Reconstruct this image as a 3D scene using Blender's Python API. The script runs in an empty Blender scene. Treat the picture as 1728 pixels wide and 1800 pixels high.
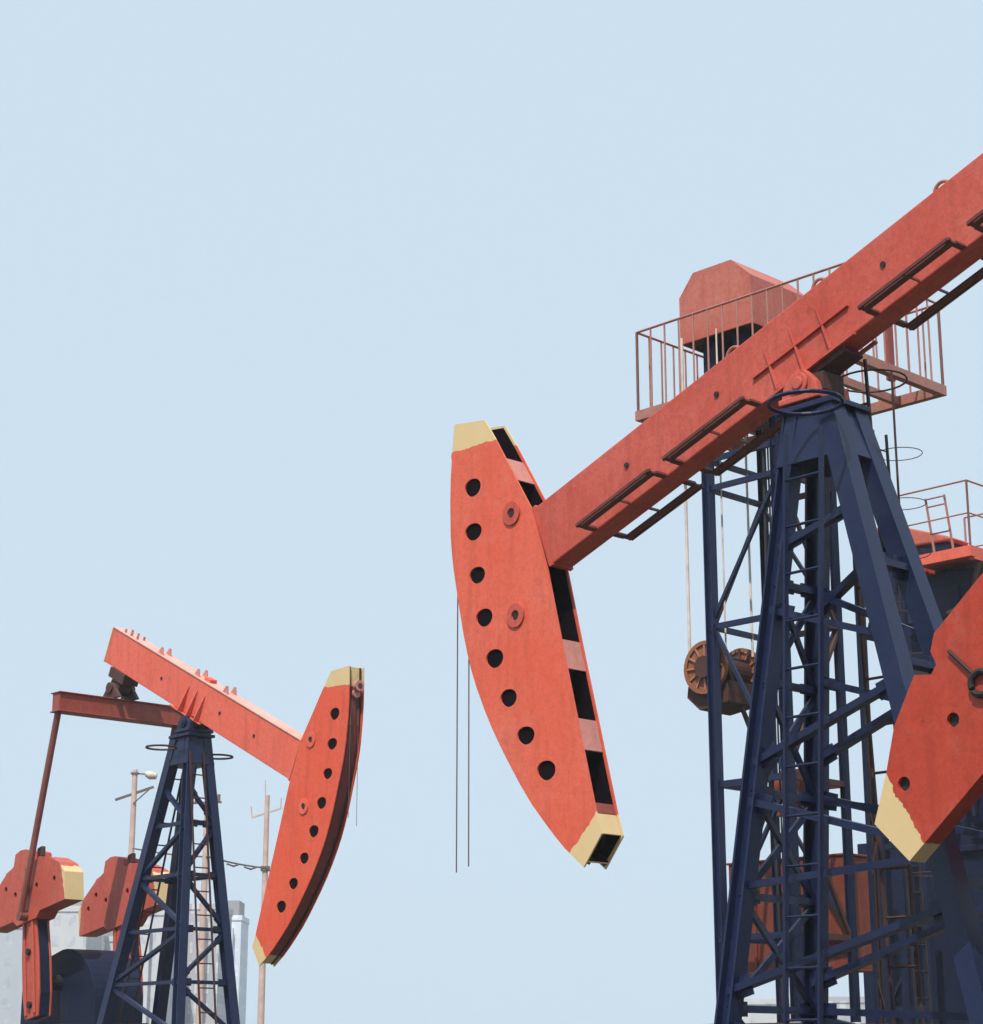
import bpy, bmesh, math, random
from mathutils import Vector, Matrix
from mathutils.geometry import tessellate_polygon

random.seed(4)
scene = bpy.context.scene
COL = scene.collection
R = math.radians

# ------------------------------------------------------------------ camera
FPX, PITCH, EYE = 3565.43, 15.3161, 1.7
cam = bpy.data.cameras.new("camera")
cam.sensor_fit = 'HORIZONTAL'
cam.sensor_width = 36.0
cam.lens = FPX / 1728 * 36.0
cam.clip_start = 0.1
cam.clip_end = 8000
camo = bpy.data.objects.new("camera", cam)
COL.objects.link(camo)
camo.location = (0, 0, EYE)
camo.rotation_euler = (R(90 + PITCH), 0, 0)
scene.camera = camo

# ------------------------------------------------------------------ materials
def new_mat(name):
    m = bpy.data.materials.new(name)
    m.use_nodes = True
    nt = m.node_tree
    nt.nodes.clear()
    out = nt.nodes.new('ShaderNodeOutputMaterial')
    b = nt.nodes.new('ShaderNodeBsdfPrincipled')
    nt.links.new(b.outputs[0], out.inputs[0])
    return m, nt, b

def N(nt, kind, **kw):
    n = nt.nodes.new(kind)
    for k, v in kw.items():
        setattr(n, k, v)
    return n

def math_node(nt, op, a, b=None):
    n = N(nt, 'ShaderNodeMath', operation=op)
    for i, v in enumerate((a, b)):
        if v is None:
            continue
        if isinstance(v, (int, float)):
            n.inputs[i].default_value = v
        else:
            nt.links.new(v, n.inputs[i])
    return n.outputs[0]

def mix(nt, fac, a, b):
    n = N(nt, 'ShaderNodeMix', data_type='RGBA')
    if isinstance(fac, (int, float)):
        n.inputs[0].default_value = fac
    else:
        nt.links.new(fac, n.inputs[0])
    for i, v in ((6, a), (7, b)):
        if isinstance(v, (tuple, list)):
            n.inputs[i].default_value = (*v[:3], 1)
        else:
            nt.links.new(v, n.inputs[i])
    return n.outputs[2]

def ramp(nt, fac, lo, hi):
    n = N(nt, 'ShaderNodeMapRange')
    n.inputs[1].default_value = lo
    n.inputs[2].default_value = hi
    nt.links.new(fac, n.inputs[0])
    n.clamp = True
    return n.outputs[0]

def noise(nt, vec, scale, detail=4, rough=.6):
    n = N(nt, 'ShaderNodeTexNoise')
    n.inputs['Scale'].default_value = scale
    n.inputs['Detail'].default_value = detail
    n.inputs['Roughness'].default_value = rough
    nt.links.new(vec, n.inputs['Vector'])
    return n.outputs[0]

def paint(name, base, worn, rust=(.07, .022, .012), rust_amt=.5, rough=.5, yellow=None, spec=.35, streak=.6, fade=.34):
    """weathered paint: large faded patches, run-off streaks, rust specks and fine grain.
    yellow = (colour, fn) where fn(nt, co, wobble) gives a 0/1 mask of the tip paint"""
    m, nt, b = new_mat(name)
    tc = N(nt, 'ShaderNodeTexCoord')
    co = tc.outputs['Object']
    big = noise(nt, co, 1.3, 5)
    c = mix(nt, ramp(nt, big, .35, .7), base, worn)
    mp = N(nt, 'ShaderNodeMapping')
    mp.inputs['Scale'].default_value = (9, 9, .9)
    nt.links.new(co, mp.inputs[0])
    st = noise(nt, mp.outputs[0], 1.0, 4)
    dark = tuple(x * .62 for x in base)
    c = mix(nt, math_node(nt, 'MULTIPLY', ramp(nt, st, .5, .75), streak), c, dark)
    mott = noise(nt, co, 16, 7, .7)
    c = mix(nt, math_node(nt, 'MULTIPLY', ramp(nt, mott, .46, .72), .5), c, dark)
    stain = noise(nt, co, 2.6, 8, .72)
    c = mix(nt, math_node(nt, 'MULTIPLY', ramp(nt, stain, .55, .70), .38), c, tuple(x * f for x, f in zip(base, (.50, .52, .60))))
    pale = tuple(min(1, x * .85 + .11) for x in base)
    c = mix(nt, math_node(nt, 'MULTIPLY', ramp(nt, noise(nt, co, 4.2, 7, .68), .54, .74), fade), c, pale)
    grain = noise(nt, co, 46, 3, .75)
    c = mix(nt, math_node(nt, 'MULTIPLY', ramp(nt, grain, .42, .74), .5), c, dark)
    if yellow:
        at = N(nt, 'ShaderNodeAttribute', attribute_name='part_co')
        wob = noise(nt, at.outputs['Vector'], 7, 7, .65)
        msk = yellow[1](nt, at.outputs['Vector'], wob)
        yc = mix(nt, ramp(nt, big, .3, .7), yellow[0], tuple(x * .86 for x in yellow[0]))
        c = mix(nt, msk, c, yc)
    rn = noise(nt, co, 7, 8, .7)
    rmask = ramp(nt, rn, .635, .69)
    c = mix(nt, math_node(nt, 'MULTIPLY', rmask, rust_amt), c, rust)
    nt.links.new(c, b.inputs['Base Color'])
    b.inputs['Roughness'].default_value = rough
    b.inputs['Specular IOR Level'].default_value = spec
    bp = N(nt, 'ShaderNodeBump')
    bp.inputs['Strength'].default_value = .12
    bp.inputs['Distance'].default_value = .01
    nt.links.new(noise(nt, co, 35, 5), bp.inputs['Height'])
    nt.links.new(bp.outputs[0], b.inputs['Normal'])
    return m

def plain(name, c, rough=.7, var=.25, scale=4, metal=0., spec=.3):
    m, nt, b = new_mat(name)
    tc = N(nt, 'ShaderNodeTexCoord')
    n = noise(nt, tc.outputs['Object'], scale, 6)
    cc = mix(nt, ramp(nt, n, .3, .7), tuple(x * (1 - var) for x in c), tuple(min(1, x * (1 + var)) for x in c))
    nt.links.new(cc, b.inputs['Base Color'])
    b.inputs['Roughness'].default_value = rough
    b.inputs['Metallic'].default_value = metal
    b.inputs['Specular IOR Level'].default_value = spec
    return m

def sep(nt, v):
    s = N(nt, 'ShaderNodeSeparateXYZ')
    nt.links.new(v, s.inputs[0])
    return s.outputs

def head_tip(nt, v, wob):
    x, y, z = sep(nt, v)
    w = math_node(nt, 'MULTIPLY', math_node(nt, 'SUBTRACT', wob, .5), .085)
    yw = math_node(nt, 'ADD', y, w)
    # upper boundary v = 1.13 + .38 (u - 3.2) ; lower boundary v = -2.43 - .46 (u - 3.27)
    up = math_node(nt, 'SUBTRACT', yw, math_node(nt, 'ADD', math_node(nt, 'MULTIPLY', x, .385), 1.13 - .385 * 3.2))
    lo = math_node(nt, 'SUBTRACT', math_node(nt, 'ADD', math_node(nt, 'MULTIPLY', x, -.47), -2.43 + .47 * 3.27), yw)
    return math_node(nt, 'GREATER_THAN', math_node(nt, 'MAXIMUM', up, lo), 0.0)

def weight_tip(limit):
    def fn(nt, v, wob):
        x, y, z = sep(nt, v)
        w = math_node(nt, 'MULTIPLY', math_node(nt, 'SUBTRACT', wob, .5), .13)
        a = math_node(nt, 'ADD', math_node(nt, 'ABSOLUTE', x), math_node(nt, 'MULTIPLY', y, .16))
        return math_node(nt, 'GREATER_THAN', math_node(nt, 'ADD', a, w), limit)
    return fn

YEL = (.68, .50, .255)
M = {}
M['red_big'] = paint('salmon_red_paint', (.49, .068, .040), (.58, .118, .085), rust_amt=.25)
M['head_big'] = paint('salmon_red_head_paint', (.70, .105, .052), (.72, .145, .086), rust_amt=.22, yellow=(YEL, head_tip))
M['red_left'] = paint('orange_red_paint', (.74, .118, .066), (.76, .15, .095), rust_amt=.35)
M['head_left'] = paint('orange_red_head_paint', (.72, .088, .036), (.74, .115, .055), rust_amt=.25, yellow=(YEL, head_tip))
M['weight_big'] = paint('deep_red_weight_paint', (.43, .042, .018), (.46, .058, .028), rust_amt=.5, yellow=(YEL, weight_tip(1.02)))
M['weight_left'] = paint('brick_red_weight_paint', (.46, .072, .042), (.52, .11, .072), rust_amt=.8, yellow=(YEL, weight_tip(1.172)))
M['top_glare'] = paint('painted_glare', (.64, .33, .26), (.70, .43, .35), rust_amt=.15)  # pale pink that paints sun gloss on the left beam's top
M['pink'] = paint('pale_pink_paint', (.528, .2, .16), (.576, .256, .216), rust_amt=.2)  # paler and pinker than the main red
M['dull_red'] = paint('dull_red_paint', (.288, .056, .04), (.336, .088, .064), rust_amt=.7)
M['rail'] = paint('faded_rail_paint', (.384, .144, .104), (.416, .208, .16), rust_amt=.9)
M['red_bg'] = paint('red_housing_paint', (.46, .10, .065), (.52, .17, .125), rust_amt=.3)
M['red_box'] = paint('shaded_red_box_paint', (.17, .032, .014), (.23, .048, .022), rust_amt=.5)  # red darkened by the shade it stands in
M['blue'] = paint('navy_blue_paint', (.008, .0145, .052), (.014, .022, .066), rust=(.05, .03, .025), rust_amt=.35, rough=.36, spec=.32, streak=.25, fade=.04)
M['blue_far'] = paint('dark_blue_paint', (.008, .013, .036), (.013, .019, .048), rust=(.05, .025, .02), rust_amt=.5, rough=.55, spec=.15, fade=.03)
M['rust_steel'] = paint('rusty_steel', (.055, .022, .018), (.10, .04, .03), rust_amt=.6, rough=.7)
M['rust_orange'] = paint('rusty_flange', (.26, .085, .035), (.34, .14, .06), rust_amt=.7, rough=.75)
M['grease'] = paint('greasy_arc_plate', (.19, .040, .038), (.24, .06, .055), rust_amt=.3, rough=.55, yellow=(YEL, head_tip))
M['guide'] = plain('greasy_guide_rail', (.055, .022, .020), .5)
M['hollow_shade'] = plain('painted_hollow_shade', (.008, .005, .007), .95, spec=.02)  # near-black standing for shade inside the hollow head
M['rope'] = plain('greasy_wire_rope', (.035, .018, .016), .6)
M['rope_thin'] = plain('rusty_wire_rope', (.13, .075, .06), .6)
M['rope_pale'] = plain('pale_belt_rope', (.62, .52, .46), .7)
M['dark'] = plain('dark_steel', (.02, .018, .02), .6)
M['foothold'] = paint('dark_maroon_paint', (.11, .03, .025), (.15, .045, .035), rust_amt=.5)
M['pitman'] = paint('brown_red_pitman_paint', (.20, .055, .04), (.27, .09, .07), rust_amt=.8)
M['concrete_pole'] = plain('pinkish_concrete', (.52, .37, .32), .9, .15, 3)
M['iron'] = plain('grey_brown_iron', (.14, .10, .09), .7)
M['porcelain'] = plain('pale_porcelain', (.55, .46, .40), .4)
M['foundation'] = plain('foundation_concrete', (.34, .32, .29), .9)

def wall_mat(name, wall, pane, sx, sz):
    m, nt, b = new_mat(name)
    tc = N(nt, 'ShaderNodeTexCoord')
    x, y, z = sep(nt, tc.outputs['Object'])
    hx = math_node(nt, 'ADD', x, y)
    fx = math_node(nt, 'FRACT', math_node(nt, 'DIVIDE', hx, sx))
    fz = math_node(nt, 'FRACT', math_node(nt, 'DIVIDE', z, sz))
    ax = math_node(nt, 'LESS_THAN', math_node(nt, 'ABSOLUTE', math_node(nt, 'SUBTRACT', fx, .5)), .24)
    az = math_node(nt, 'LESS_THAN', math_node(nt, 'ABSOLUTE', math_node(nt, 'SUBTRACT', fz, .5)), .27)
    w = math_node(nt, 'MULTIPLY', ax, az)
    n = noise(nt, tc.outputs['Object'], .35, 5)
    wc = mix(nt, ramp(nt, n, .3, .7), tuple(c * .9 for c in wall), wall)
    pc = mix(nt, ramp(nt, noise(nt, tc.outputs['Object'], .9, 1), .4, .6), pane, tuple(min(.85, c * 1.25) for c in pane))
    nt.links.new(mix(nt, w, wc, pc), b.inputs['Base Color'])
    b.inputs['Roughness'].default_value = .8
    return m

# ------------------------------------------------------------------ mesh helpers
class MB:
    def __init__(self):
        self.bm = bmesh.new()
        self.co = self.bm.verts.layers.float_vector.new('part_co')
    def v(self, p, pc=None):
        q = self.bm.verts.new(p)
        q[self.co] = Vector(pc if pc is not None else p)
        return q
    def face(self, vs, mi=0):
        try:
            f = self.bm.faces.new(vs)
            f.material_index = mi
            return f
        except ValueError:
            return None
    def box(self, lo, hi, xf=None, mi=0):
        f = xf or (lambda a, b, c: (a, b, c))
        P = [(x, y, z) for x in (lo[0], hi[0]) for y in (lo[1], hi[1]) for z in (lo[2], hi[2])]
        vs = [self.v(f(*p), p) for p in P]
        for q in ((0, 1, 3, 2), (4, 6, 7, 5), (0, 4, 5, 1), (2, 3, 7, 6), (0, 2, 6, 4), (1, 5, 7, 3)):
            self.face([vs[i] for i in q], mi)
        return self
    def bar(self, p0, p1, w, h=None, up=(0, 0, 1), w1=None, h1=None):
        """square-section bar from p0 to p1, tapering to w1 x h1"""
        h = h or w; w1 = w1 or w; h1 = h1 or (h if w1 == w else h * w1 / w)
        p0, p1 = Vector(p0), Vector(p1)
        d = (p1 - p0).normalized()
        up = Vector(up)
        if abs(d.dot(up)) > .98:
            up = Vector((1, 0, 0))
        s = d.cross(up).normalized()
        t = s.cross(d).normalized()
        rings = []
        for p, a, b in ((p0, w, h), (p1, w1, h1)):
            rings.append([self.v(p + s * (i * a / 2) + t * (j * b / 2)) for i, j in ((-1, -1), (1, -1), (1, 1), (-1, 1))])
        for k in range(4):
            self.face([rings[0][k], rings[0][(k + 1) % 4], rings[1][(k + 1) % 4], rings[1][k]])
        self.face(rings[0][::-1]); self.face(rings[1])
        return self
    def hbeam(self, p0, p1, w, h, side, t=.018):
        """H-section: two flanges and a web; 'side' is the direction the flanges are apart"""
        p0, p1 = Vector(p0), Vector(p1)
        d = (p1 - p0).normalized()
        s = Vector(side); s = (s - d * s.dot(d)).normalized()
        n = d.cross(s).normalized()
        def slab(off, a, b):
            rings = []
            for p in (p0, p1):
                c = p + s * off
                rings.append([self.v(c + s * (i * a / 2) + n * (j * b / 2)) for i, j in ((-1, -1), (1, -1), (1, 1), (-1, 1))])
            for k in range(4):
                self.face([rings[0][k], rings[0][(k + 1) % 4], rings[1][(k + 1) % 4], rings[1][k]])
            self.face(rings[0][::-1]); self.face(rings[1])
        slab(-h / 2 + t / 2, t, w); slab(h / 2 - t / 2, t, w); slab(0, h - 2 * t - .002, t)
        return self
    def tube(self, pts, r, n=8, closed=False):
        pts = [Vector(p) for p in pts]
        rings = []
        m = len(pts)
        for i, p in enumerate(pts):
            if closed:
                d = pts[(i + 1) % m] - pts[i - 1]
            else:
                d = pts[min(i + 1, m - 1)] - pts[max(i - 1, 0)]
            d.normalize()
            u = Vector((0, 0, 1)) if abs(d.z) < .9 else Vector((1, 0, 0))
            s = d.cross(u).normalized(); t = s.cross(d)
            rings.append([self.v(p + (s * math.cos(a) + t * math.sin(a)) * r) for a in [2 * math.pi * k / n for k in range(n)]])
        for i in range(m if closed else m - 1):
            a, b = rings[i], rings[(i + 1) % m]
            for k in range(n):
                self.face([a[k], a[(k + 1) % n], b[(k + 1) % n], b[k]])
        if not closed:
            self.face(rings[0][::-1]); self.face(rings[-1])
        return self
    def cyl(self, p0, p1, r, n=24, r1=None):
        p0, p1 = Vector(p0), Vector(p1)
        d = (p1 - p0).normalized()
        u = Vector((0, 0, 1)) if abs(d.z) < .9 else Vector((1, 0, 0))
        s = d.cross(u).normalized(); t = s.cross(d)
        rg = []
        for p, q in ((p0, r), (p1, r if r1 is None else r1)):
            rg.append([self.v(p + (s * math.cos(a) + t * math.sin(a)) * q) for a in [2 * math.pi * k / n for k in range(n)]])
        for k in range(n):
            self.face([rg[0][k], rg[0][(k + 1) % n], rg[1][(k + 1) % n], rg[1][k]])
        self.face(rg[0][::-1]); self.face(rg[1])
        return self
    def plate(self, loops, l0, l1, xf, mi=0):
        """2-D outline (first loop) with holes (other loops) extruded from l0 to l1; xf maps (u, v, l) to space"""
        flat = [p for lp in loops for p in lp]
        tris = tessellate_polygon([[Vector((x, y, 0)) for x, y in lp] for lp in loops])
        A = [self.v(xf(x, y, l0), (x, y, l0)) for x, y in flat]
        B = [self.v(xf(x, y, l1), (x, y, l1)) for x, y in flat]
        for a, b, c in tris:
            self.face([A[a], A[c], A[b]], mi)
            self.face([B[a], B[b], B[c]], mi)
        o = 0
        for lp in loops:
            n = len(lp)
            for k in range(n):
                i, j = o + k, o + (k + 1) % n
                self.face([A[i], A[j], B[j], B[i]], mi)
            o += n
        return self
    def build(self, name, mats, parent=None, smooth=False, bevel=0, loc=None):
        bm = self.bm
        bmesh.ops.recalc_face_normals(bm, faces=bm.faces)
        me = bpy.data.meshes.new(name)
        bm.to_mesh(me)
        bm.free()
        for m in (mats if isinstance(mats, (list, tuple)) else [mats]):
            me.materials.append(m)
        if smooth:
            me.polygons.foreach_set('use_smooth', [True] * len(me.polygons))
            me.set_sharp_from_angle(angle=R(40))
        o = bpy.data.objects.new(name, me)
        COL.objects.link(o)
        if parent:
            o.parent = parent
        if loc:
            o.location = loc
        if bevel:
            md = o.modifiers.new('bevel', 'BEVEL')
            md.width = bevel; md.segments = 2; md.limit_method = 'ANGLE'; md.angle_limit = R(40)
        return o

def thing(name, label, cat, loc, rz=0, group=None):
    o = bpy.data.objects.new(name, None)
    COL.objects.link(o)
    o.empty_display_size = .3
    o.location = loc
    o.rotation_euler = (0, 0, rz)
    o['label'] = label; o['category'] = cat
    if group:
        o['group'] = group
    return o

def tag(o, label=None, cat=None, group=None, kind=None):
    for k, v in (('label', label), ('category', cat), ('group', group), ('kind', kind)):
        if v:
            o[k] = v
    return o

def circle(cx, cy, r, n=20, ry=None, rot=0, wob=0):
    out = []
    for k in range(n):
        a = 2 * math.pi * k / n
        q = 1 + wob * math.sin(2 * a + 1.3) + wob * .6 * math.sin(3 * a + .4)
        x, y = r * q * math.cos(a), (ry or r) * q * math.sin(a)
        out.append((cx + x * math.cos(rot) - y * math.sin(rot), cy + x * math.sin(rot) + y * math.cos(rot)))
    return out

def lerp(a, b, t):
    return Vector(a) * (1 - t) + Vector(b) * t

# ------------------------------------------------------------------ pumpjack
ARC = [(3.628, 1.57), (3.745, 1.33), (3.84, 1.12), (3.915, .93), (3.97, .77), (4.02, .62), (4.06, .46), (4.09, .31), (4.12, .1), (4.147, -.1), (4.172, -.3),
       (4.186, -.5), (4.19, -.66), (4.182, -.83), (4.16, -1.04), (4.128, -1.25), (4.085, -1.45), (4.035, -1.65), (3.98, -1.85), (3.915, -2.05), (3.84, -2.23),
       (3.765, -2.4), (3.69, -2.55), (3.55, -2.775)]
BACK = [(3.275, -2.612), (3.268, -2.43), (3.19, -1.65), (3.12, -.94), (3.05, -.29), (3.032, .3), (3.205, 1.135), (3.268, 1.385)]
HOLES = [(3.614, .883), (3.745, .498), (3.834, .105), (3.884, -.295), (3.891, -.695), (3.854, -1.095), (3.777, -1.488), (3.66, -1.867)]
BOSS = [(3.257, .392), (3.525, -.477)]
PIVOT_Z, SHAFT = 7.06, (-2.89, 2.96)
WB, VT, VB, WH = .115, .30, -.271, .130
LEG = {'A': ((.058, .124), (.859, .651)), 'B': ((.058, -.124), (.859, -.651)), 'C': ((-.223, .124), (-2.088, .651)), 'D': ((-.223, -.124), (-2.088, -.651))}
ZLEG = 6.557

def leg_pt(k, z):
    (u0, l0), (u1, l1) = LEG[k]
    t = (ZLEG - z) / ZLEG
    return Vector((u0 + (u1 - u0) * t, l0 + (l1 - l0) * t, z))

def pumpjack(label, loc, yaw, tilt, crank, kit, opt):
    root = thing('pumpjack', label, 'pumpjack', loc, yaw, 'pumpjacks')
    ct, st = math.cos(tilt), math.sin(tilt)
    near = opt['near']                       # +1 / -1 : which side the ladder stands on
    def bx(u, v, l):                         # beam frame -> pumpjack frame
        return (u * ct + v * st, l, PIVOT_Z - u * st + v * ct)
    def bq(u, l, v):
        return bx(u, v, l)
    # --- walking beam
    mb = MB()
    mb.box((-2.70, -WB, VB), (3.045, WB, VT), bq)
    beam = mb.build('walking_beam', kit['red'], root, bevel=.012)
    m = MB()
    m.box((-2.722, -WB - .004, VB - .004), (-2.702, WB + .004, VT + .004), bq)
    m.build('end_plate', M['yellow'], beam)
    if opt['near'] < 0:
        m = MB(); m.box((-2.69, -WB - .012, VT + .0005), (3.02, WB + .012, VT + .014), bq); m.build('top_glare_plate', M['top_glare'], beam)  # thin added plate, sun gloss painted along the beam top
    m = MB()
    m.box((2.985, -WB - .010, VB - .012), (3.022, WB + .010, VT + .012), bq)
    m.build('collar_plate', kit['red'], beam)
    for s in (-1, 1):
        big_ = opt['near'] > 0
        e0, e1_, e2_ = (.024, .034, .036) if big_ else (.0, .03, .095)
        m = MB()
        if big_:
            m.box((-.47, min(s * (WB + .001), s * (WB + e0)), -.046), (.52, max(s * (WB + .001), s * (WB + e0)), -.034), bq)
        m.box((-.44, min(s * (WB + .001), s * (WB + e1_)), VB - .022), (.50, max(s * (WB + .001), s * (WB + e1_)), VB - .002), bq)
        m.build('ledge', kit['red'], beam)
        for u in opt['gussets']:
            m = MB()
            l0, l1, l2 = s * (WB + .001), s * (WB + .010), s * (WB + e2_)
            V = [m.v(bx(u + d, v, l)) for d in (-.009, .009) for v, l in ((.13, s * (WB + .001)), (.13, l1), (-.27, l2), (-.27, s * (WB + .001)))]
            m.face(V[:4]); m.face(V[4:][::-1])
            for k in range(4):
                m.face([V[k], V[(k + 1) % 4], V[4 + (k + 1) % 4], V[4 + k]])
            m.build('gusset', kit['red'], beam)
        for u0, u1 in opt['rails']:
            m = MB()
            for la, lb, h in ((.322, .338, .024), (.236, .302, .018)):  # wide inner strip added as the bar's shadow on the beam
                lo, hi = s * la, s * lb
                m.box((u0, min(lo, hi), VB + .0), (u1, max(lo, hi), VB + h), bq)
            for t, wd in ((.015, .024), (.50, .006), (.985, .024)):
                uu = u0 + (u1 - u0) * t
                for la, lb in ((WB + .001, .235), (.303, .321)):
                    lo, hi = s * la, s * lb
                    m.box((uu - wd, min(lo, hi), VB + .003), (uu + wd, max(lo, hi), VB + .025), bq)
            m.build('foothold_rail_and_shadow', kit['rail'], beam)
        for u, v in opt['studs']:
            m = MB()
            m.cyl(bx(u, v, s * (WB + .0)), bx(u, v, s * (WB + .012)), .024, 10)
            m.build('stud', M['dark'], beam)
    for u in opt['lugs']:
        m = MB()
        if opt['lug_kind'] == 'ring':
            m.tube([bx(u + .085 * math.cos(a), VT + .11 * math.sin(a) - .004, 0) for a in [math.pi * k / 12 for k in range(13)]], .014, 8)
        else:
            for s in (-1, 1):
                m.plate([[(u - .085, VT + .001), (u + .085, VT + .001), (u + .02, VT + .12), (u - .02, VT + .12)]], s * .07 - .008, s * .07 + .008, bx)
        m.build('lifting_lug', kit['lug'], beam)
    for u in opt['bolts']:
        for s in (-1, 1):
            m = MB()
            m.cyl(bx(u, VT, s * .06), bx(u, VT + .07, s * .06), .02, 8)
            m.build('bolt', kit['lug'], beam)
    if opt['bolts']:
        m = MB(); m.box((.16, -.06, VT + .001), (.34, .06, VT + .07), bq); m.build('oil_cup', kit['red'], beam, bevel=.01)
    # --- horsehead
    m = MB()
    hr = .076
    loops = [ARC + BACK] + [circle(x, y, hr * (1.33 + .06 * math.sin(i * 2.1)), 24, hr * (1.07 + .05 * math.cos(i * 1.7)), .45, .035) for i, (x, y) in enumerate(HOLES)] \
            + [circle(x, y, .04, 14) for x, y in BOSS]
    for s in (-1, 1):
        a, b = s * (WH - .016), s * WH
        m.plate(loops, min(a, b), max(a, b), bx)
    head = m.build('horsehead', kit['head'], root)
    # curved front plate the ropes lie on
    m = MB()
    prof = []
    for i, (u, v) in enumerate(ARC):
        p, n_ = ARC[max(i - 1, 0)], ARC[min(i + 1, len(ARC) - 1)]
        d = Vector((n_[0] - p[0], n_[1] - p[1])).normalized()
        prof.append(((u, v), (-d.y, d.x)))
    prof = [((u, v), n_ if n_[0] > 0 else (-n_[0], -n_[1])) for (u, v), n_ in prof]
    def strip(m, l0, l1, o0, o1):
        prev = None
        for (u, v), (nx, ny) in prof:
            ring = [m.v(bx(u + nx * o, v + ny * o, l), (u, v, l)) for l, o in ((l0, o0), (l1, o0), (l1, o1), (l0, o1))]
            if prev:
                for k in range(4):
                    m.face([prev[k], prev[(k + 1) % 4], ring[(k + 1) % 4], ring[k]])
            else:
                m.face(ring[::-1])
            prev = ring
        m.face(prev)
    strip(m, -WH + .0165, WH - .0165, -.062, -.048)
    arc = m.build('arc_plate', M['grease'], head)
    for s in (-1, 1):
        m = MB(); strip(m, s * .088 - .010, s * .088 + .010, -.0475, -.028); m.build('rope_guide', M['guide'], head)
    # cross plates closing the back between the two side plates
    def back_u(v):
        B = sorted(BACK, key=lambda p: p[1])
        for (u0, v0), (u1, v1) in zip(B, B[1:]):
            if v0 <= v <= v1:
                return u0 + (u1 - u0) * (v - v0) / (v1 - v0)
        return B[0][0] if v < B[0][1] else B[-1][0]
    wi = WH - .0225
    for v0, v1, mt in ((.66, .92, M['pink']), (-1.18, -.92, M['pink']), (-1.89, -1.62, M['pink']), (-2.425, -2.34, M['dull_red']), (-2.60, -2.43, M['yellow'])):
        m = MB()
        u0, u1 = back_u(v0) + .012, back_u(v1) + .012
        V = [m.v(bx(u + d, v, l)) for d in (0, .014) for u, v, l in ((u0, v0, -wi), (u0, v0, wi), (u1, v1, wi), (u1, v1, -wi))]
        m.face(V[:4]); m.face(V[4:][::-1])
        for k in range(4):
            m.face([V[k], V[(k + 1) % 4], V[4 + (k + 1) % 4], V[4 + k]])
        m.build('cross_plate', mt, head)
    # added black liners: shade of the hollow head, painted behind the hole rows
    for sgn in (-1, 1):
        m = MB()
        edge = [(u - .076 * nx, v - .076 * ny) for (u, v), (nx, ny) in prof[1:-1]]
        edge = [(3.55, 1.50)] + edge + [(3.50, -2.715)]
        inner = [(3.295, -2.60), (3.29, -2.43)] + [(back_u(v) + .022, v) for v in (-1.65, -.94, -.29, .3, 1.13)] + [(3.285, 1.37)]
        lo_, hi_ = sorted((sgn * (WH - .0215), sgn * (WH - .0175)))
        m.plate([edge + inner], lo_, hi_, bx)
        m.build('shade_liner', M['hollow_shade'], head)
    m = MB(); strip(m, -WH + .023, WH - .023, -.072, -.0635); m.build('arc_shade_liner', M['hollow_shade'], head)  # black strip, painted shade behind the arc plate
    for x, y in BOSS:
        for s in (-1, 1):
            m = MB()
            a, b = s * (WH + .0005), s * (WH + .016)
            m.plate([circle(x, y, .105, 24), circle(x, y, .045, 24)], min(a, b), max(a, b), bx)
            m.build('pin_boss', kit['red'], head)
            m = MB(); m.cyl(bx(x, y, s * (WH - .05)), bx(x, y, s * (WH + .006)), .037, 14); m.build('pin', M['dark'], head)
    m = MB()
    (u, v), (nx, ny) = prof[1]
    m.cyl(bx(u + nx * .02, v + ny * .02, 0), bx(u + nx * .075, v + ny * .075, 0), .075, 18)
    m.cyl(bx(u + nx * .02, v + ny * .02 - .11, 0), bx(u + nx * .06, v + ny * .06 - .11, 0), .06, 14)
    m.build('rope_anchor', M['pink'], head)
    m = MB(); m.cyl(bx(u + nx * .076, v + ny * .076, 0), bx(u + nx * .082, v + ny * .082, 0), .035, 14); m.build('anchor_pin', M['rust_steel'], head)
    # --- bridle ropes: lie along the arc, then hang plumb from the foremost point
    path = []
    for (u, v), (nx, ny) in prof[2:]:
        p = bx(u - nx * .038, v - ny * .038, 0)
        if path and p[0] < path[-1][0]:
            break
        path.append(p)
    for s, zend in ((-1, opt['rope_z'][0]), (1, opt['rope_z'][1])):
        m = MB()
        pts = [(p[0], s * .062, p[2]) for p in path]
        m.tube(pts + [(pts[-1][0] + .002, s * .066, pts[-1][2] - .3)], .011, 6)
        m.tube([(pts[-1][0] + .002, s * .066, pts[-1][2] - .3), (pts[-1][0], s * .07, zend)], opt['rope_r'], 6)
        m.build('bridle_rope', M['rope_thin'], root)
    # --- saddle bearing
    m = MB()
    m.box((-.22, -.225, 6.512), (.16, .225, 6.56))
    for s in (-1, 1):
        m.plate([[(-.20, 6.561), (.15, 6.561), (.13, 6.65), (.07, 6.72), (.02, 6.765), (-.07, 6.765), (-.12, 6.72), (-.18, 6.65)]], s * .165 - .035, s * .165 + .035, lambda u, v, l: (u, l, v))
        m.cyl((-.03, s * .20, 6.655), (-.03, s * .225, 6.655), .085, 20)
    m.cyl((-.03, -.24, 6.655), (-.03, .24, 6.655), .050, 18)
    m.box((-.17, -.08, 6.561), (.11, .08, 6.599))
    sad = m.build('saddle_bearing', kit['saddle'], root, bevel=.008)
    m = MB()
    m.box((-.30, -.112, VB - .070), (.36, .112, VB - .024), bq)
    m.box((-.20, -.12, 6.60), (.13, .12, 6.74))
    m.build('saddle_plate', M['rust_steel'], sad)
    # --- samson post
    m = MB()
    ctop, cbot = 6.44, 6.03
    ring = []
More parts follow.
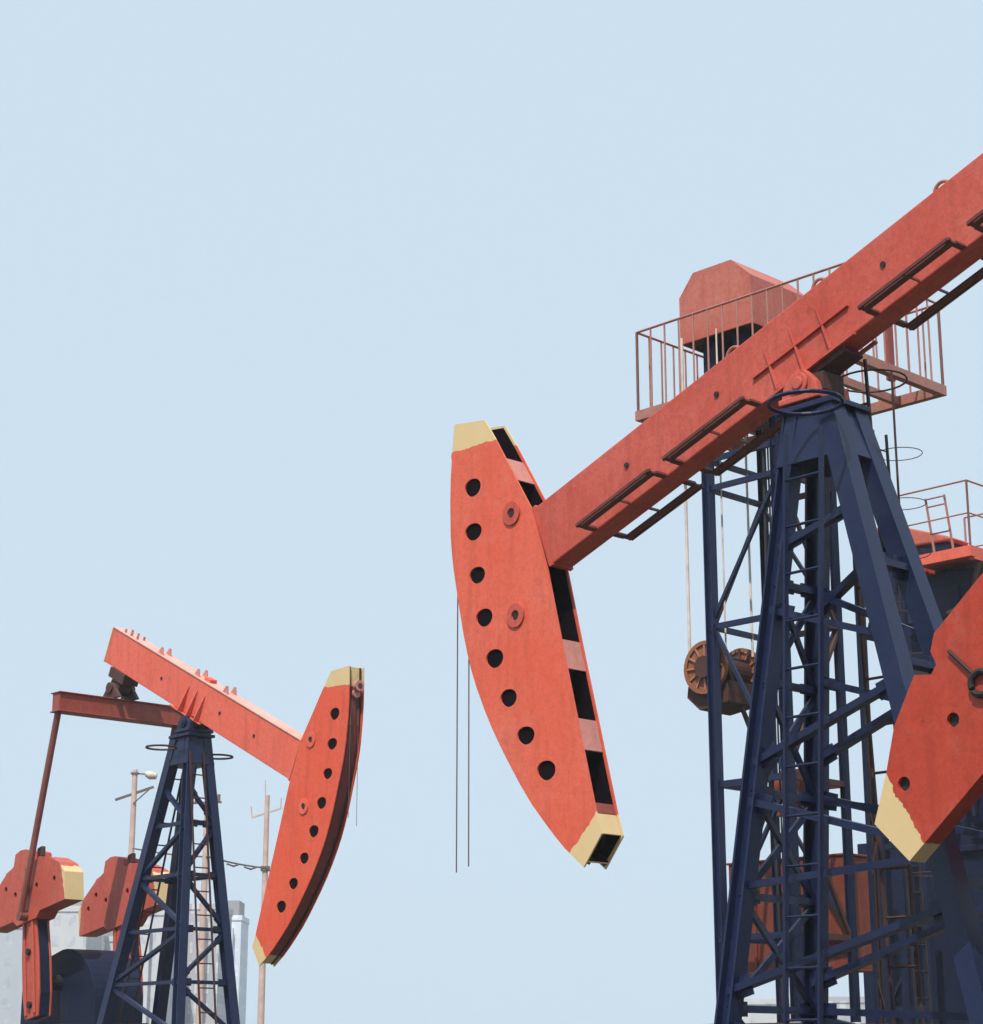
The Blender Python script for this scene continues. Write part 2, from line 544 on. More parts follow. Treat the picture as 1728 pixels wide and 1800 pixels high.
    for z, g in ((cbot, .075), (ctop, .055)):
        a, c = leg_pt('A', z), leg_pt('C', z)
        ring.append([(c.x - g, -c.y - g, z), (a.x + g, -a.y - g, z), (a.x + g, a.y + g, z), (c.x - g, c.y + g, z)])
    V = [[m.v(p) for p in r] for r in ring]
    for k in range(4):
        m.face([V[0][k], V[0][(k + 1) % 4], V[1][(k + 1) % 4], V[1][k]])
    m.face(V[0][::-1]); m.face(V[1])
    m.box((-.36, -.235, 6.442), (.19, .235, 6.485))
    m.box((-.30, -.19, 6.487), (.15, .19, 6.51))
    post = m.build('samson_post', M['blue'], root, bevel=.006)
    for k in 'ABCD':
        top, bot = leg_pt(k, 6.43), leg_pt(k, .26)
        s = 1 if k in 'AC' else -1
        m = MB()
        if k in 'AB':
            m.hbeam(top, bot, .135, .135, (1, 0, 0))
        else:
            m.bar(top, bot, .15, .16, up=(0, 1, 0))
        m.build('leg', M['blue'], post)
        # edge stiffener strips running down beside the cap
    def brace(p, q, w=.075, t=.05):
        m = MB(); m.bar(p, q, w, t, up=(0, 0, 1))
        if w >= .05:                                        # joint plates at both ends
            d = (Vector(q) - Vector(p)).normalized() * .19
            for a_, b_ in ((p, Vector(p) + d), (q, Vector(q) - d)):
                m.bar(a_, b_, .016, w * 1.5, up=(0, 0, 1))
        m.build('brace', M['blue'], post)
    for a, za, b, zb, w in opt['braces']:
        brace(leg_pt(a, za), leg_pt(b, zb), w, .05)
    # --- ladders
    for lad in opt['ladders']:
        m = MB()
        (p0, p1), (q0, q1) = lad['rails']          # each rail: bottom, top
        for a, b in lad['rails']:
            m.bar(a, b, lad.get('w', .035), .02)
        n = int((Vector(p1) - Vector(p0)).length / lad.get('step', .335))
        for k in range(1, n):
            m.tube([lerp(p0, p1, k / n), lerp(q0, q1, k / n)], .011, 6)
        lo = m.build('ladder', lad['mat'], root)
        for (cx, cy, cz, r) in lad.get('hoops', ()):
            m = MB()
            m.tube([(cx + r * math.cos(a), cy + r * math.sin(a), cz) for a in [2 * math.pi * k / 24 for k in range(24)]], lad.get('r', .016), 6, closed=True)
            m.build('hoop', lad['mat'], lo)
        for (p, q) in lad.get('straps', ()):
            m = MB(); m.bar(p, q, .018, .01); m.build('cage_strap', lad['mat'], lo)
    # --- equalizer + pitmans
    eq = Vector(bx(opt['eq_u'], -.544, 0))
    m = MB()
    m.box((eq.x - .11, -1.13, eq.z - .50), (eq.x + .11, 1.13, eq.z - .20))
    m.box((eq.x - .14, -1.15, eq.z - .215), (eq.x + .14, 1.15, eq.z - .195))
    m.box((eq.x - .14, -1.15, eq.z - .505), (eq.x + .14, 1.15, eq.z - .485))
    eqo = m.build('equalizer', kit['dull'], root, bevel=.006)
    m = MB()
    for s in (-1, 1):
        m.plate([[(eq.x - .28, eq.z - .193), (eq.x + .28, eq.z - .193), (eq.x + .12, eq.z - .02), (eq.x + .05, eq.z + .05), (eq.x - .05, eq.z + .05), (eq.x - .12, eq.z - .02)]],
                s * .16 - .03, s * .16 + .03, lambda u, v, l: (u, l, v))
    m.cyl((eq.x, -.22, eq.z - .02), (eq.x, .22, eq.z - .02), .09, 18)
    m.cyl((eq.x, -.11, eq.z + .03), (eq.x, .11, eq.z + .03), .15, 18)
    ue = opt['eq_u']
    m.box((ue - .24, -.14, VB - .16), (ue + .25, .14, VB - .002), bq)
    m.box((ue - .12, -.10, VB - .26), (ue + .12, .10, VB - .165), bq)
    m.build('tail_bearing', M['rust_steel'] if opt['near'] < 0 else kit['dull'], eqo, bevel=.006)
    dirc = Vector((math.sin(crank), 0, math.cos(crank)))     # crank points this way (0 = up, + = forward)
    perp = Vector((dirc.z, 0, -dirc.x))
    sh = Vector((SHAFT[0], 0, SHAFT[1]))
    for s in (-1, 1):
        pin = sh + dirc * 1.0
        top = Vector((eq.x, s * 1.06, eq.z - .35))
        low = Vector((pin.x, s * 1.06, pin.z))
        m = MB(); m.tube([top, low], .052, 10); m.bar(top + Vector((0, 0, .1)), top - Vector((0, 0, .16)), .12, .12)
        m.cyl((pin.x, s * .96, pin.z), (pin.x, s * 1.10, pin.z), .075, 16)
        m.build('pitman', kit['pitman'], root)
        # crank arm
        def cf(a, o, l):
            p = sh + perp * a + dirc * o
            return (p.x, l, p.z)
        m = MB()
        l0, l1 = sorted((s * .645, s * .955))
        outl = [(-.19, -.55), (.19, -.55), (.25, -.2), (.25, .35), (.17, 1.25), (-.17, 1.25), (-.25, .35), (-.25, -.2)]
        m.plate([outl], l1 - .075, l1 - .035, cf)
        m.plate([outl], l0 + .035, l0 + .075, cf)
        for a0 in (-.16, .10):
            m.plate([[(a0, -.5), (a0 + .06, -.5), (a0 + .06, 1.2), (a0, 1.2)]], l0 + .005, l0 + .034, cf)
            m.plate([[(a0, -.5), (a0 + .06, -.5), (a0 + .06, 1.2), (a0, 1.2)]], l1 - .034, l1 - .005, cf)
        cr = m.build('crank', kit['crank'], root, bevel=.012)
        m = MB()
        m.plate([[(x * .97, y * .985) for x, y in outl]], l0 + .0752, l1 - .0752, cf)
        m.build('crank_core', M['blue_far'], cr)
        for o in (-.35, .45):
            m = MB()
            a, b = (l1 - .034, l1 + .012) if s > 0 else (l0 - .012, l0 + .034)
            m.cyl(cf(0, o, a), cf(0, o, b), .05, 12); m.build('crank_bolt', M['dark'], cr)
        # counterweight: fan-shaped casting across the crank; o measured from its flat inner edge
        m = MB()
        out = opt['fan']
        def wf(a, o, l):
            return cf(a, o + 1.0, l)
        holes = [circle(x, y, .047, 16) for x, y in ((.87, .38), (.33, .40), (-.33, .40), (-.87, .38), (-.62, .55))]
        lw0, lw1 = sorted((s * opt['wl'], s * .964))
        m.plate([out] + holes, lw0, lw1, wf)
        cw = m.build('counterweight', kit['weight'], root, bevel=.012)
        for a, o in ((.87, .38), (.33, .40), (-.33, .40), (-.87, .38), (-.62, .55)):
            m = MB(); m.cyl(wf(a, o, lw0 + .03), wf(a, o, lw1 - .03), .06, 14); m.build('bolt_pocket', M['dark'], cw)
        if opt['near'] < 0:
            m = MB()
            m.plate([[(.34, .80), (.47, .84), (.48, .98), (.35, .97)]], lw0 + .02, lw0 + .09, wf)
            m.build('clamp', M['rust_steel'], cw)
        m = MB()
        a0 = lw1 + .02 if s > 0 else lw0 - .02
        m.tube([wf(.02 + .075 * math.cos(a), .40 + .075 * math.sin(a), a0) for a in [2 * math.pi * k / 18 for k in range(18)]], .022, 8, closed=True)
        m.tube([wf(.02, .48, a0), wf(.04, .73, a0 - s * .005)], .011, 6)
        m.build('lifting_ring', M['dark'], cw)
    # --- gear reducer and its pedestal, base skid and foundation
    m = MB()
    prof2 = [(-4.05, 2.35), (-1.80, 2.35), (-1.80, 2.6)] + [(-2.72 + .92 * math.cos(a), 2.6 + .86 * math.sin(a)) for a in [math.pi * k / 22 for k in range(1, 13)]] + [(-3.15, 3.38), (-3.55, 3.30), (-4.05, 2.85)]
    m.plate([prof2], -.42, .42, lambda u, v, l: (u, l, v))
    m.box((-4.1, -.48, 2.25), (-1.72, .48, 2.348))
    gb = m.build('gearbox', M['blue_far'], root, bevel=.04)
    m = MB(); m.cyl((SHAFT[0], -.64, SHAFT[1]), (SHAFT[0], .64, SHAFT[1]), .12, 18); m.build('crank_shaft', M['dark'], gb)
    m = MB()
    for x in (-3.9, -2.0):
        for s in (-1, 1):
            m.bar((x, s * .36, .27), (x, s * .36, 2.248), .2, .2)
    m.box((-3.78, -.40, .9), (-2.12, .40, 2.0))
    m.build('pedestal', M['blue'], root)
    m = MB()
    for s in (-1, 1):
        m.box((-5.2, s * .65 - .1, .151), (1.4, s * .65 + .1, .26))
    for x in (-5.1, -4.0, -2.1, -.5, .86):
        m.box((x - .1, -.54, .152), (x + .1, .54, .255))
    m.build('base_skid', M['blue'], root)
    m = MB(); m.box((-5.6, -1.0, -.2), (1.8, 1.0, .15)); m.build('foundation', M['foundation'], root, bevel=.02)
    return root

my, nty, by_ = new_mat('cream_yellow_paint')
tc = N(nty, 'ShaderNodeTexCoord')
nn = noise(nty, tc.outputs['Object'], 6, 6)
nty.links.new(mix(nty, ramp(nty, nn, .35, .75), YEL, (.62, .44, .22)), by_.inputs['Base Color'])
by_.inputs['Roughness'].default_value = .6
M['yellow'] = my

kit_big = dict(saddle=M['red_big'], red=M['red_big'], head=M['head_big'], weight=M['weight_big'], rail=M['foothold'], lug=M['rail'], dull=M['dull_red'], pitman=M['pitman'], crank=M['weight_big'])
kit_left = dict(saddle=M['blue'], red=M['red_left'], head=M['head_left'], weight=M['weight_left'], rail=M['dull_red'], lug=M['pink'], dull=paint('brown_red_paint', (.30, .055, .04), (.36, .09, .06), rust_amt=.7),
                pitman=M['pitman'], crank=M['weight_left'])

# bracing of the two posts (leg, height, leg, height, width)
lv = [5.75, 5.15, 4.4, 3.62, 2.87, 2.1, 1.3, .5]
br_left, br_big = [], []
for f1, f2 in (('B', 'A'), ('D', 'B')):
    for z in lv[1:-1]:
        br_left.append((f1, z, f2, z, .07))
    for i in range(len(lv) - 1):
        a, b = (lv[i], lv[i + 1]) if i % 2 == 0 else (lv[i + 1], lv[i])
        br_left.append((f1, a - .05 if a > b else a + .05, f2, b + .05 if a > b else b - .05, .07))
for z in (4.4, 2.1):
    br_left.append(('C', z, 'D', z, .06)); br_left.append(('C', z, 'A', z, .06))
br_big += [('A', 5.42, 'C', 5.62, .07), ('A', 4.95, 'C', 4.6, .085), ('A', 3.83, 'C', 4.27, .085), ('A', 3.55, 'C', 3.1, .095), ('A', 2.22, 'C', 2.72, .10), ('A', 1.95, 'C', 1.4, .10)]
for z in (5.18, 4.42, 3.65, 2.88, 2.1, 1.3):
    br_big.append(('C', z, 'D', z, .115))
for i, z in enumerate(lv[1:-1:2]):
    br_big.append(('A', z, 'B', z, .07))
    br_big.append(('B', z, 'D', z - .5 + .2 * i, .08))
for i in range(1, len(lv) - 1):
    br_big.append(('A', lv[i], 'B', lv[i + 1], .03)); br_big.append(('B', lv[i], 'A', lv[i + 1], .03))
br_big += [('A', 4.42, 'B', 4.42, .05), ('A', 2.88, 'B', 2.88, .06), ('B', 3.65, 'D', 3.2, .07), ('B', 2.05, 'D', 1.6, .08), ('A', 2.95, 'C', 3.05, .03), ('B', 4.5, 'D', 4.1, .06), ('B', 1.5, 'D', 2.2, .06)]
br_big += [('B', 5.0, 'D', 5.45, .08), ('B', 3.9, 'D', 4.35, .085), ('B', 2.3, 'D', 2.85, .09)]

def rail_z(h_top, h_bot, l, z0, z1):         # a slightly leaning ladder rail
    return ((h_bot, l, z0), (h_top, l, z1))

BASE = [(-1.19, .40), (-1.18, 0.0), (-.42, 0.0), (-.30, -.09), (.30, -.09), (.42, 0.0)]
FAN_BIG = [(1.18, 0.0), (1.21, .36), (.92, .53), (.67, .70), (.33, .825), (.24, .73), (.17, .746), (.14, .84), (.04, .904), (-.62, .90), (-.75, .80), (-1.0, .58)] + BASE
FAN_LEFT = [(1.18, 0.0), (1.19, .42), (1.02, .60), (.74, .75), (.44, .83), (.33, .80), (.27, .82), (.25, .95), (.02, 1.04), (-.14, 1.06), (-.30, 1.03), (-.36, .86), (-.44, .83), (-.60, .80), (-.63, .77), (-1.0, .58)] + BASE
opt_big = dict(near=1, fan=FAN_BIG, eq_u=-2.45, wl=.80, gussets=(.34, .07, -.21), rails=((1.60, 2.46), (.55, 1.43), (-1.5, -.65), (-2.5, -1.68)), studs=((1.94, .055), (.89, .06), (-.86, .06)),
               lugs=(-1.47, -.24, .69), lug_kind='ring', bolts=(), rope_z=(3.36, 3.30), rope_r=.006, braces=br_big,
               ladders=[dict(rails=(((.03, .665, .3), (-.25, .665, 6.1)), ((-.25, .665, .3), (-.575, .665, 6.1))), mat=M['blue'], w=.04,
                             hoops=((-.33, .52, 6.36, .27),)),
                        dict(rails=(((-.25, -.72, .3), (-.20, -.40, 6.95)), ((.0, -.72, .3), (.05, -.40, 6.95))), mat=M['rust_steel'], w=.022, r=.008,
                             hoops=((-.08, -.64, 6.86, .27),), straps=(((-.08, -.915, 5.3), (-.08, -.905, 7.0)),))])
def on_face(front, z, l):
    k = 'A' if front else 'C'
    p = leg_pt(k, z)
    return (p.x + (.09 if front else -.09), l, z)
opt_left = dict(near=-1, fan=FAN_LEFT, eq_u=-2.185, wl=.644, gussets=(.40, .16, -.09), rails=(), studs=((1.9, .0), (.9, .02), (-.9, .0)), lugs=(-1.185, -.03, .83), lug_kind='ear', bolts=(-2.4, -2.2, -2.0),
                rope_z=(4.9, 4.8), rope_r=.004, braces=br_left,
                ladders=[dict(rails=((on_face(False, .4, .0), on_face(False, 6.2, .12)), (on_face(False, .4, -.20), on_face(False, 6.2, -.08))), mat=M['rust_steel'], w=.025),
                         dict(rails=((on_face(True, .4, .14), on_face(True, 6.2, .04)), (on_face(True, .4, -.14), on_face(True, 6.2, -.20))), mat=M['rust_steel'], w=.025,
                              hoops=((-.12, .50, 6.22, .22), (-.12, -.50, 6.26, .22)))])

big = pumpjack('large salmon red pumpjack with tilted horsehead and navy blue braced post beside the lattice tower', (2.4399, 14.6035, 0), R(132.771), R(20.158), R(40.3), kit_big, opt_big)
left = pumpjack('smaller orange red pumpjack at the left with greasy brown arc and two brick red counterweights', (-4.4239, 30.0636, 0), R(-48.903), R(25.138), R(-9.3), kit_left, opt_left)

# ------------------------------------------------------------------ belt-driven pumping tower behind the big pumpjack
AN = -.797
tw = thing('pumping_tower', 'tall blue lattice tower with railed platform and faded red octagonal hood behind the beam', 'tower', (3.813, 24.799, 0), AN)
TX, TY, HX, HY = -.25, -.12, .55, .56
LEGS = [(TX - HX, TY - HY), (TX + HX, TY - HY), (TX + HX, TY + HY), (TX - HX, TY + HY)]
for i, (x, y) in enumerate(LEGS):
    m = MB(); m.hbeam((x, y, 2.22), (x, y, 9.86), .12 if i < 2 else .09, .12 if i < 2 else .09, (1, 0, 0), .014)
    m.build('leg', M['blue'] if i == 0 else M['blue_far'], tw)
LV = [2.4, 3.2, 5.05, 7.02, 8.82, 9.2]
for i in range(4):
    (x0, y0), (x1, y1) = LEGS[i], LEGS[(i + 1) % 4]
    for z in LV[1:]:
        m = MB(); m.bar((x0, y0, z), (x1, y1, z), .05, .07); m.build('brace', M['blue'] if i in (0, 3) else M['rust_steel'], tw)
    zs = [3.2, 5.05, 7.02, 8.82]
    for k in range(3):
        za, zb = (zs[k], zs[k + 1]) if (k + i) % 2 == 0 else (zs[k + 1], zs[k])
        m = MB(); m.bar((x0, y0, za + .05), (x1, y1, zb - .05), .045, .045); m.build('diagonal', M['rust_steel'] if i % 2 else M['blue'], tw)
# floor frame, seen from below, and the four railing sides
PX, PY, PZ = 1.72, 1.017, 10.0
m = MB()
for s in (-1, 1):
    m.box((-PX, s * (PY - .05) - .05, PZ - .13), (PX, s * (PY - .05) + .05, PZ))
    m.box((s * (PX - .05) - .05, -PY + .102, PZ - .128), (s * (PX - .05) + .05, PY - .102, PZ - .002))
for x in (-1.0, .45, 1.05):
    m.box((x - .035, -PY + .103, PZ - .125), (x + .035, PY - .103, PZ - .02))
m.box((-1.2, -PY + .102, PZ - .016), (.40, PY - .102, PZ - .004))
plat = m.build('platform', M['rail'], tw)
def railing(p0, p1, n, parent, mat, h=1.1, mid=False, r=.013, z=PZ):
    m = MB()
    a, b = Vector((*p0, z)), Vector((*p1, z)); up = Vector((0, 0, h))
    m.tube([a + up, b + up], r * 1.25, 6)
    if mid:
        m.tube([a + up * .5, b + up * .5], r, 6)
    for k in range(n + 1):
        p = lerp(a, b, k / n)
        m.tube([p, p + up], r * (1.5 if k in (0, n) else 1), 6)
    m.build('railing', mat, parent)
q = .03
for p0, p1, n in (((-PX + q, -PY + q), (PX - q, -PY + q), 14), ((PX - q, -PY + q), (PX - q, PY - q), 8), ((PX - q, PY - q), (-PX + q, PY - q), 14), ((-PX + q, PY - q), (-PX + q, -PY + q), 8)):
    railing(p0, p1, n, plat, M['rail'])
m = MB()
m.bar((.98, -.2, PZ), (.98, -.2, PZ + .95), .09, .05); m.bar((1.35, .35, PZ), (1.35, .35, PZ + 1.0), .12, .06); m.bar((-1.45, .2, PZ), (-1.45, .2, PZ + .55), .12, .1)
m.bar((-1.62, .55, PZ), (-1.62, .55, PZ + .3), .3, .12)
m.build('gate_post', M['dull_red'], plat)
# hood
prof = [(-1.42, 11.00), (-.20, 11.00), (-.20, 11.66), (-.52, 11.96), (-1.17, 11.96), (-1.42, 11.66)]
m = MB()
Y0, Y1 = -.42, .84
m.plate([prof], Y0, Y0 + .03, lambda u, v, l: (u, l, v))
m.plate([prof], Y1 - .03, Y1, lambda u, v, l: (u, l, v))
for (u0, v0), (u1, v1) in zip(prof[1:], prof[2:] + prof[:1]):
    du, dv = u1 - u0, v1 - v0
    ln = math.hypot(du, dv); nx, ny = -dv / ln * .02, du / ln * .02
    V = [m.v((u + a * nx, y, v + a * ny)) for y in (Y0 + .031, Y1 - .031) for u, v, a in ((u0, v0, 0), (u1, v1, 0), (u1, v1, 1), (u0, v0, 1))]
    m.face(V[:4]); m.face(V[4:][::-1])
    for k in range(4):
        m.face([V[k], V[(k + 1) % 4], V[4 + (k + 1) % 4], V[4 + k]])
hood = m.build('hood', M['red_bg'], tw)
m = MB(); m.cyl((-.81, -.3, 11.42), (-.81, .7, 11.42), .40, 24); m.box((-1.36, -.36, 11.02), (-.26, .78, 11.10)); m.build('belt_drum', M['dark'], hood)
m = MB()
for x in (-1.05, -.55):
    m.box((x - .12, -.25, PZ + .001), (x + .12, .35, 11.0))
m.box((-.93, -.2, PZ + .002), (-.67, .3, 10.7))
m.build('drive_stand', M['blue_far'], tw)
# red box counterweight at the rear of the tower
m = MB(); m.box((-1.62, .50, 2.85), (.22, .98, 4.20)); m.box((-1.64, .48, 4.2), (.24, 1.0, 4.23)); m.box((-1.64, .48, 2.82), (.24, 1.0, 2.85))
for x in (-1.2, -.75, -.3):
    m.box((x - .02, .47, 2.9), (x + .02, .499, 4.15))
m.build('weight_box', M['red_box'], tw, bevel=.01)
m = MB(); m.cyl((-.55, .35, 5.08), (-.15, .35, 5.08), .22, 20); m.box((-.62, .2, 4.72), (-.1, .5, 4.84)); m.cyl((-.12, .35, 5.08), (-.02, .35, 5.08), .12, 16)
m.build('motor', M['red_box'], tw, smooth=True)
m = MB()
for s in (-1, 1):
    m.box((-1.05, TY + s * HY - .09, 2.02), (.7, TY + s * HY + .09, 2.2))
for x in (-.95, .55):
    m.box((x - .09, TY - HY + .092, 2.03), (x + .09, TY + HY - .092, 2.19))
for x in (-.95, .55):
    for s in (-1, 1):
        m.box((x - .1, TY + s * HY - .085, 0.0), (x + .1, TY + s * HY + .085, 2.018))
m.build('base_frame', M['rust_steel'], tw)
m = MB()
for a in (0, 1):
    y = 1.35 + a * .3
    m.bar((.55, y, 2.0), (.35, y, 9.8), .03, .03)
for k in range(24):
    z = 2.2 + k * .32
    x = .55 - .2 * (z - 2) / 7.8
    m.tube([(x, 1.35, z), (x, 1.65, z)], .010, 6)
lad = m.build('ladder', M['dark'], tw)
for k in range(9):
    z = 4.0 + k * .68; x = .55 - .2 * (z - 2) / 7.8
    m = MB(); m.tube([(x + .28 + .3 * math.cos(a), 1.5 + .3 * math.sin(a), z) for a in [2 * math.pi * j / 20 for j in range(20)]], .006, 6, closed=True); m.build('hoop', M['rust_steel'], lad)

for x, y in ((.52, .62), (.34, .95), (.78, .2)):
    m = MB(); m.bar((x, y, 0), (x, y, 9.84), .035, .045); m.build('guide_rail', M['blue_far'] if x > .6 else M['rust_steel'], tw)
for i, z in enumerate((2.7, 3.9, 4.7, 5.6, 6.5, 7.6, 8.5)):
    m = MB(); m.bar((.78, .2, z), (.34, .95, z + (.5 if i % 2 else -.3)), .05, .05); m.build('brace', M['rust_steel'], tw)
m = MB(); m.tube([(.05, -.62, 2.2), (.02, -.64, 5.5), (.08, -.64, 9.8)], .018, 6); m.tube([(.12, -.62, 2.2), (.14, -.64, 9.8)], .012, 6); m.build('conduit', M['dark'], tw)
# cable reel hanging on pale ropes on the left of the tower
reel = thing('cable_reel', 'rusty spoked cable reel hanging on pale ropes at the lattice tower', 'reel', (0, 0, 0), 0)
reel.location = tw.location; reel.rotation_euler = tw.rotation_euler
RX, RZ = -1.03, 6.56
for y in (-.55, .15):
    m = MB()
    xf = lambda u, v, l: (u, l, v)
    m.plate([circle(RX, RZ, .34, 32), circle(RX, RZ, .29, 32)], y - .03, y + .03, xf)
    m.plate([circle(RX, RZ, .285, 32)], y - .008, y + .008, xf)
    fl = m.build('flange', M['rust_orange'], reel)
    for k in range(12):
        a = 2 * math.pi * k / 12
        m = MB(); m.bar((RX + .14 * math.cos(a), y - .02, RZ + .14 * math.sin(a)), (RX + .285 * math.cos(a), y - .02, RZ + .285 * math.sin(a)), .022, .02, up=(0, 1, 0)); m.build('spoke', M['rail'], fl)
m = MB(); m.cyl((RX, -.62, RZ), (RX, .22, RZ), .14, 24); m.cyl((RX, -.53, RZ), (RX, .13, RZ), .20, 24); m.build('drum', M['rust_steel'], reel)
m = MB(); m.plate([[(RX - .34, RZ - .20), (RX + .34, RZ - .20), (RX + .30, RZ - .46), (RX - .16, RZ - .52), (RX - .36, RZ - .34)]], -.50, .10, xf); m.build('drip_pan', M['rust_steel'], reel)
for x, y, z0, r in ((RX - .30, -.50, 6.72, .020), (RX + .26, -.46, 6.7, .012), (RX + .24, .10, 6.75, .016)):
    m = MB(); m.tube([(x, y, z0), (x, y, 11.05)], r, 8); m.build('rope', M['rope_pale'], reel)

# ------------------------------------------------------------------ enclosed pumping unit at the far right
e1 = Vector((math.cos(AN), math.sin(AN), 0)); e2 = Vector((-e1.y, e1.x, 0))
un = thing('enclosed_pumping_unit', 'dark blue enclosed pumping unit with small railed deck at the right edge', 'pumping unit', (7.871, 32.326, 0), AN)
m = MB(); m.box((-1.42, .02, 9.82), (-.0, .12, 10.0)); m.box((-.1, .122, 9.782), (0, 2.2, 9.998)); m.box((-1.42, .122, 9.782), (-1.32, 2.2, 9.998)); m.box((-1.30, .123, 9.93), (-.102, 2.2, 9.95))
deck = m.build('deck', M['red_left'], un)
for p0, p1, n in (((-1.39, .06), (-.03, .06), 1), ((-.03, .06), (-.03, 2.1), 2), ((-.03, 2.1), (-1.39, 2.1), 2)):
    railing(p0, p1, n, deck, M['rail'], 1.12, True, .013)
m = MB()
for x in (-.92, -.55):
    m.bar((x + .12, .18, PZ), (x, .18, PZ + 1.0), .03, .03)
for t in (.36, .84, .98):
    m.tube([(-.80 - .12 * t, .18, PZ + t), (-.43 - .12 * t, .18, PZ + t)], .014, 6)
m.build('gate', M['rail'], deck)
m = MB()
for x in (.1, .42):
    m.bar((x, .9, 8.6), (x, .9, PZ + .95), .03, .03)
for z in (PZ + .3, PZ + .62, PZ + .92):
    m.tube([(.1, .9, z), (.42, .9, z)], .014, 6)
m.build('ladder', M['rail'], un)
m = MB(); m.plate([[(-2.6, 10.47), (-1.0, 10.42), (-.92, 10.45), (-1.0, 10.50), (-1.8, 10.80), (-2.6, 10.95)]], .9, 1.5, lambda u, v, l: (u, l, v)); m.build('hood', M['red_bg'], un, bevel=.03)
m = MB(); m.box((-1.95, .55, 8.2), (-.15, 1.6, 9.77)); m.box((-1.7, .7, 0), (-.05, 1.9, 8.19)); m.box((-2.1, .75, 0), (-1.702, 1.6, 5.0))
m.box((-1.75, .62, 5.1), (-.0, 1.95, 5.2)); m.box((-2.05, .5, 9.0), (-.6, .549, 9.5)); m.box((-2.50, .95, 9.772), (-1.02, 1.45, 10.41)); m.box((-3.1, .8, 0), (-2.102, 1.5, 5.4)); m.box((-1.5, .56, 5.3), (-1.2, .69, 8.1)); m.box((-.7, .60, 5.3), (-.5, .69, 8.1))
m.build('casing', M['blue_far'], un, bevel=.01)
rnd = random.Random(7)
for k in range(9):
    x = -2.0 + k * .22
    m = MB(); z0 = 5.3 + rnd.random() * 1.5
    m.bar((x, .50 - rnd.random() * .2, z0), (x + rnd.uniform(-.25, .25), .48, z0 + 1.2 + rnd.random() * 2.2), .05 + .06 * rnd.random(), .05)
    m.build('pipe', M['blue_far'] if k % 3 else M['rust_steel'], un)
for k in range(6):
    x, z = -2.0 + rnd.random() * 1.8, 5.6 + rnd.random() * 3.4
    m = MB(); m.box((x, .30, z), (x + .18 + .2 * rnd.random(), .49, z + .15 + .3 * rnd.random())); m.build('junction_box', M['blue'] if k % 2 else M['dark'], un, bevel=.01)
m = MB()
for y in (.3, 2.0):
    m.bar((-.04, y, 9.77), (-.5, y, 8.1), .08, .08); m.bar((.0, y, 9.2), (-.7, y, 9.0), .05, .05)
m.bar((.3, 1.2, 9.75), (-.3, 1.2, 8.0), .06, .06)
m.build('knee_brace', M['rust_steel'], un)
m = MB()
for x, y in ((-2.0, 0.0), (-1.5, -.25), (-.9, -.5), (-1.7, .35)):
    m.bar((x, y, 0), (x, y, 5.6), .14, .14)
for z in (2.6, 3.9, 5.2):
    m.bar((-2.0, 0, z), (-.9, -.5, z), .07, .09)
m.bar((-2.0, 0, 2.7), (-.9, -.5, 3.9), .06, .06)
m.build('skid_frame', M['blue_far'], un)

# ------------------------------------------------------------------ utility poles and cable
def pole(label, x, y, h, kind):
    t = thing('utility_pole', label, 'utility pole', (x, y, 0), 0, 'concrete utility poles behind the left pumpjack')
    m = MB(); m.cyl((0, 0, 0), (0, 0, h), .16, 14, .10); m.build('post', M['concrete_pole'], t, smooth=True)
    if kind == 'lamp':
        m = MB(); m.bar((-.78, .3, h - 1.15), (.80, -.3, h - .72), .07, .09); m.bar((0, -.11, h - 1.35), (.65, -.28, h - .80), .04, .04); m.build('crossarm', M['iron'], t)
        m = MB(); m.tube([(.0, 0, h - .14), (.45, 0, h - .18)], .03, 6); m.box((-.15, -.13, h - .18), (.15, .13, h - .12)); m.build('bracket', M['iron'], t)
        m = MB(); m.cyl((.42, 0, h - .16), (.60, 0, h - .22), .10, 14, .17); m.cyl((.60, 0, h - .22), (.86, 0, h - .26), .17, 14, .12); m.build('insulator', M['porcelain'], t, smooth=True)
    elif kind == 'fork':
        m = MB(); m.bar((-.62, .1, h - .92), (.60, -.1, h - .56), .06, .06)
        m.tube([(-.62, .1, h - .92), (-.68, .1, h - .45)], .028, 6); m.tube([(.58, -.1, h - .56), (.60, -.1, h - .12)], .028, 6); m.build('crossarm', M['concrete_pole'], t)
        m = MB(); m.tube([(-.08, 0, h - .05), (-.10, 0, h + .62)], .025, 6); m.build('rod', M['concrete_pole'], t)
        m = MB(); m.box((-.18, -.16, 9.55), (.18, .16, 9.75)); m.build('band', M['iron'], t)
    else:
        m = MB(); m.bar((-.55, .15, h - .6), (.55, -.15, h - .6), .07, .08); m.build('crossarm', M['iron'], t)
        for s in (-.45, .45):
            m = MB(); m.cyl((s, -.27 * s, h - .55), (s, -.27 * s, h - .3), .06, 10); m.build('insulator', M['iron'], t)
    return t
pole('concrete utility pole with tilted crossarm and round insulator left of the blue post', -14.08, 80, 13.05, 'lamp')
pole('slender concrete pole with forked crossarm beside the orange horsehead', -9.38, 85, 12.69, 'fork')
pole('concrete utility pole seen between the legs of the left pumpjack post', -10.9, 78, 12.1, 'plain')
m = MB()
A_, Bm, Cc = Vector((-14.0, 79.85, 9.95)), Vector((-10.75, 77.85, 9.42)), Vector((-9.3, 84.8, 9.65))
pts = [lerp(A_, Bm, k / 10) - Vector((0, 0, .06 * math.sin(math.pi * k / 10))) for k in range(11)]
pts2 = [lerp(Bm, Cc, k / 10) - Vector((0, 0, .05 * math.sin(math.pi * k / 10))) for k in range(11)]
m.tube(pts, .035, 6); m.tube(pts2, .035, 6)
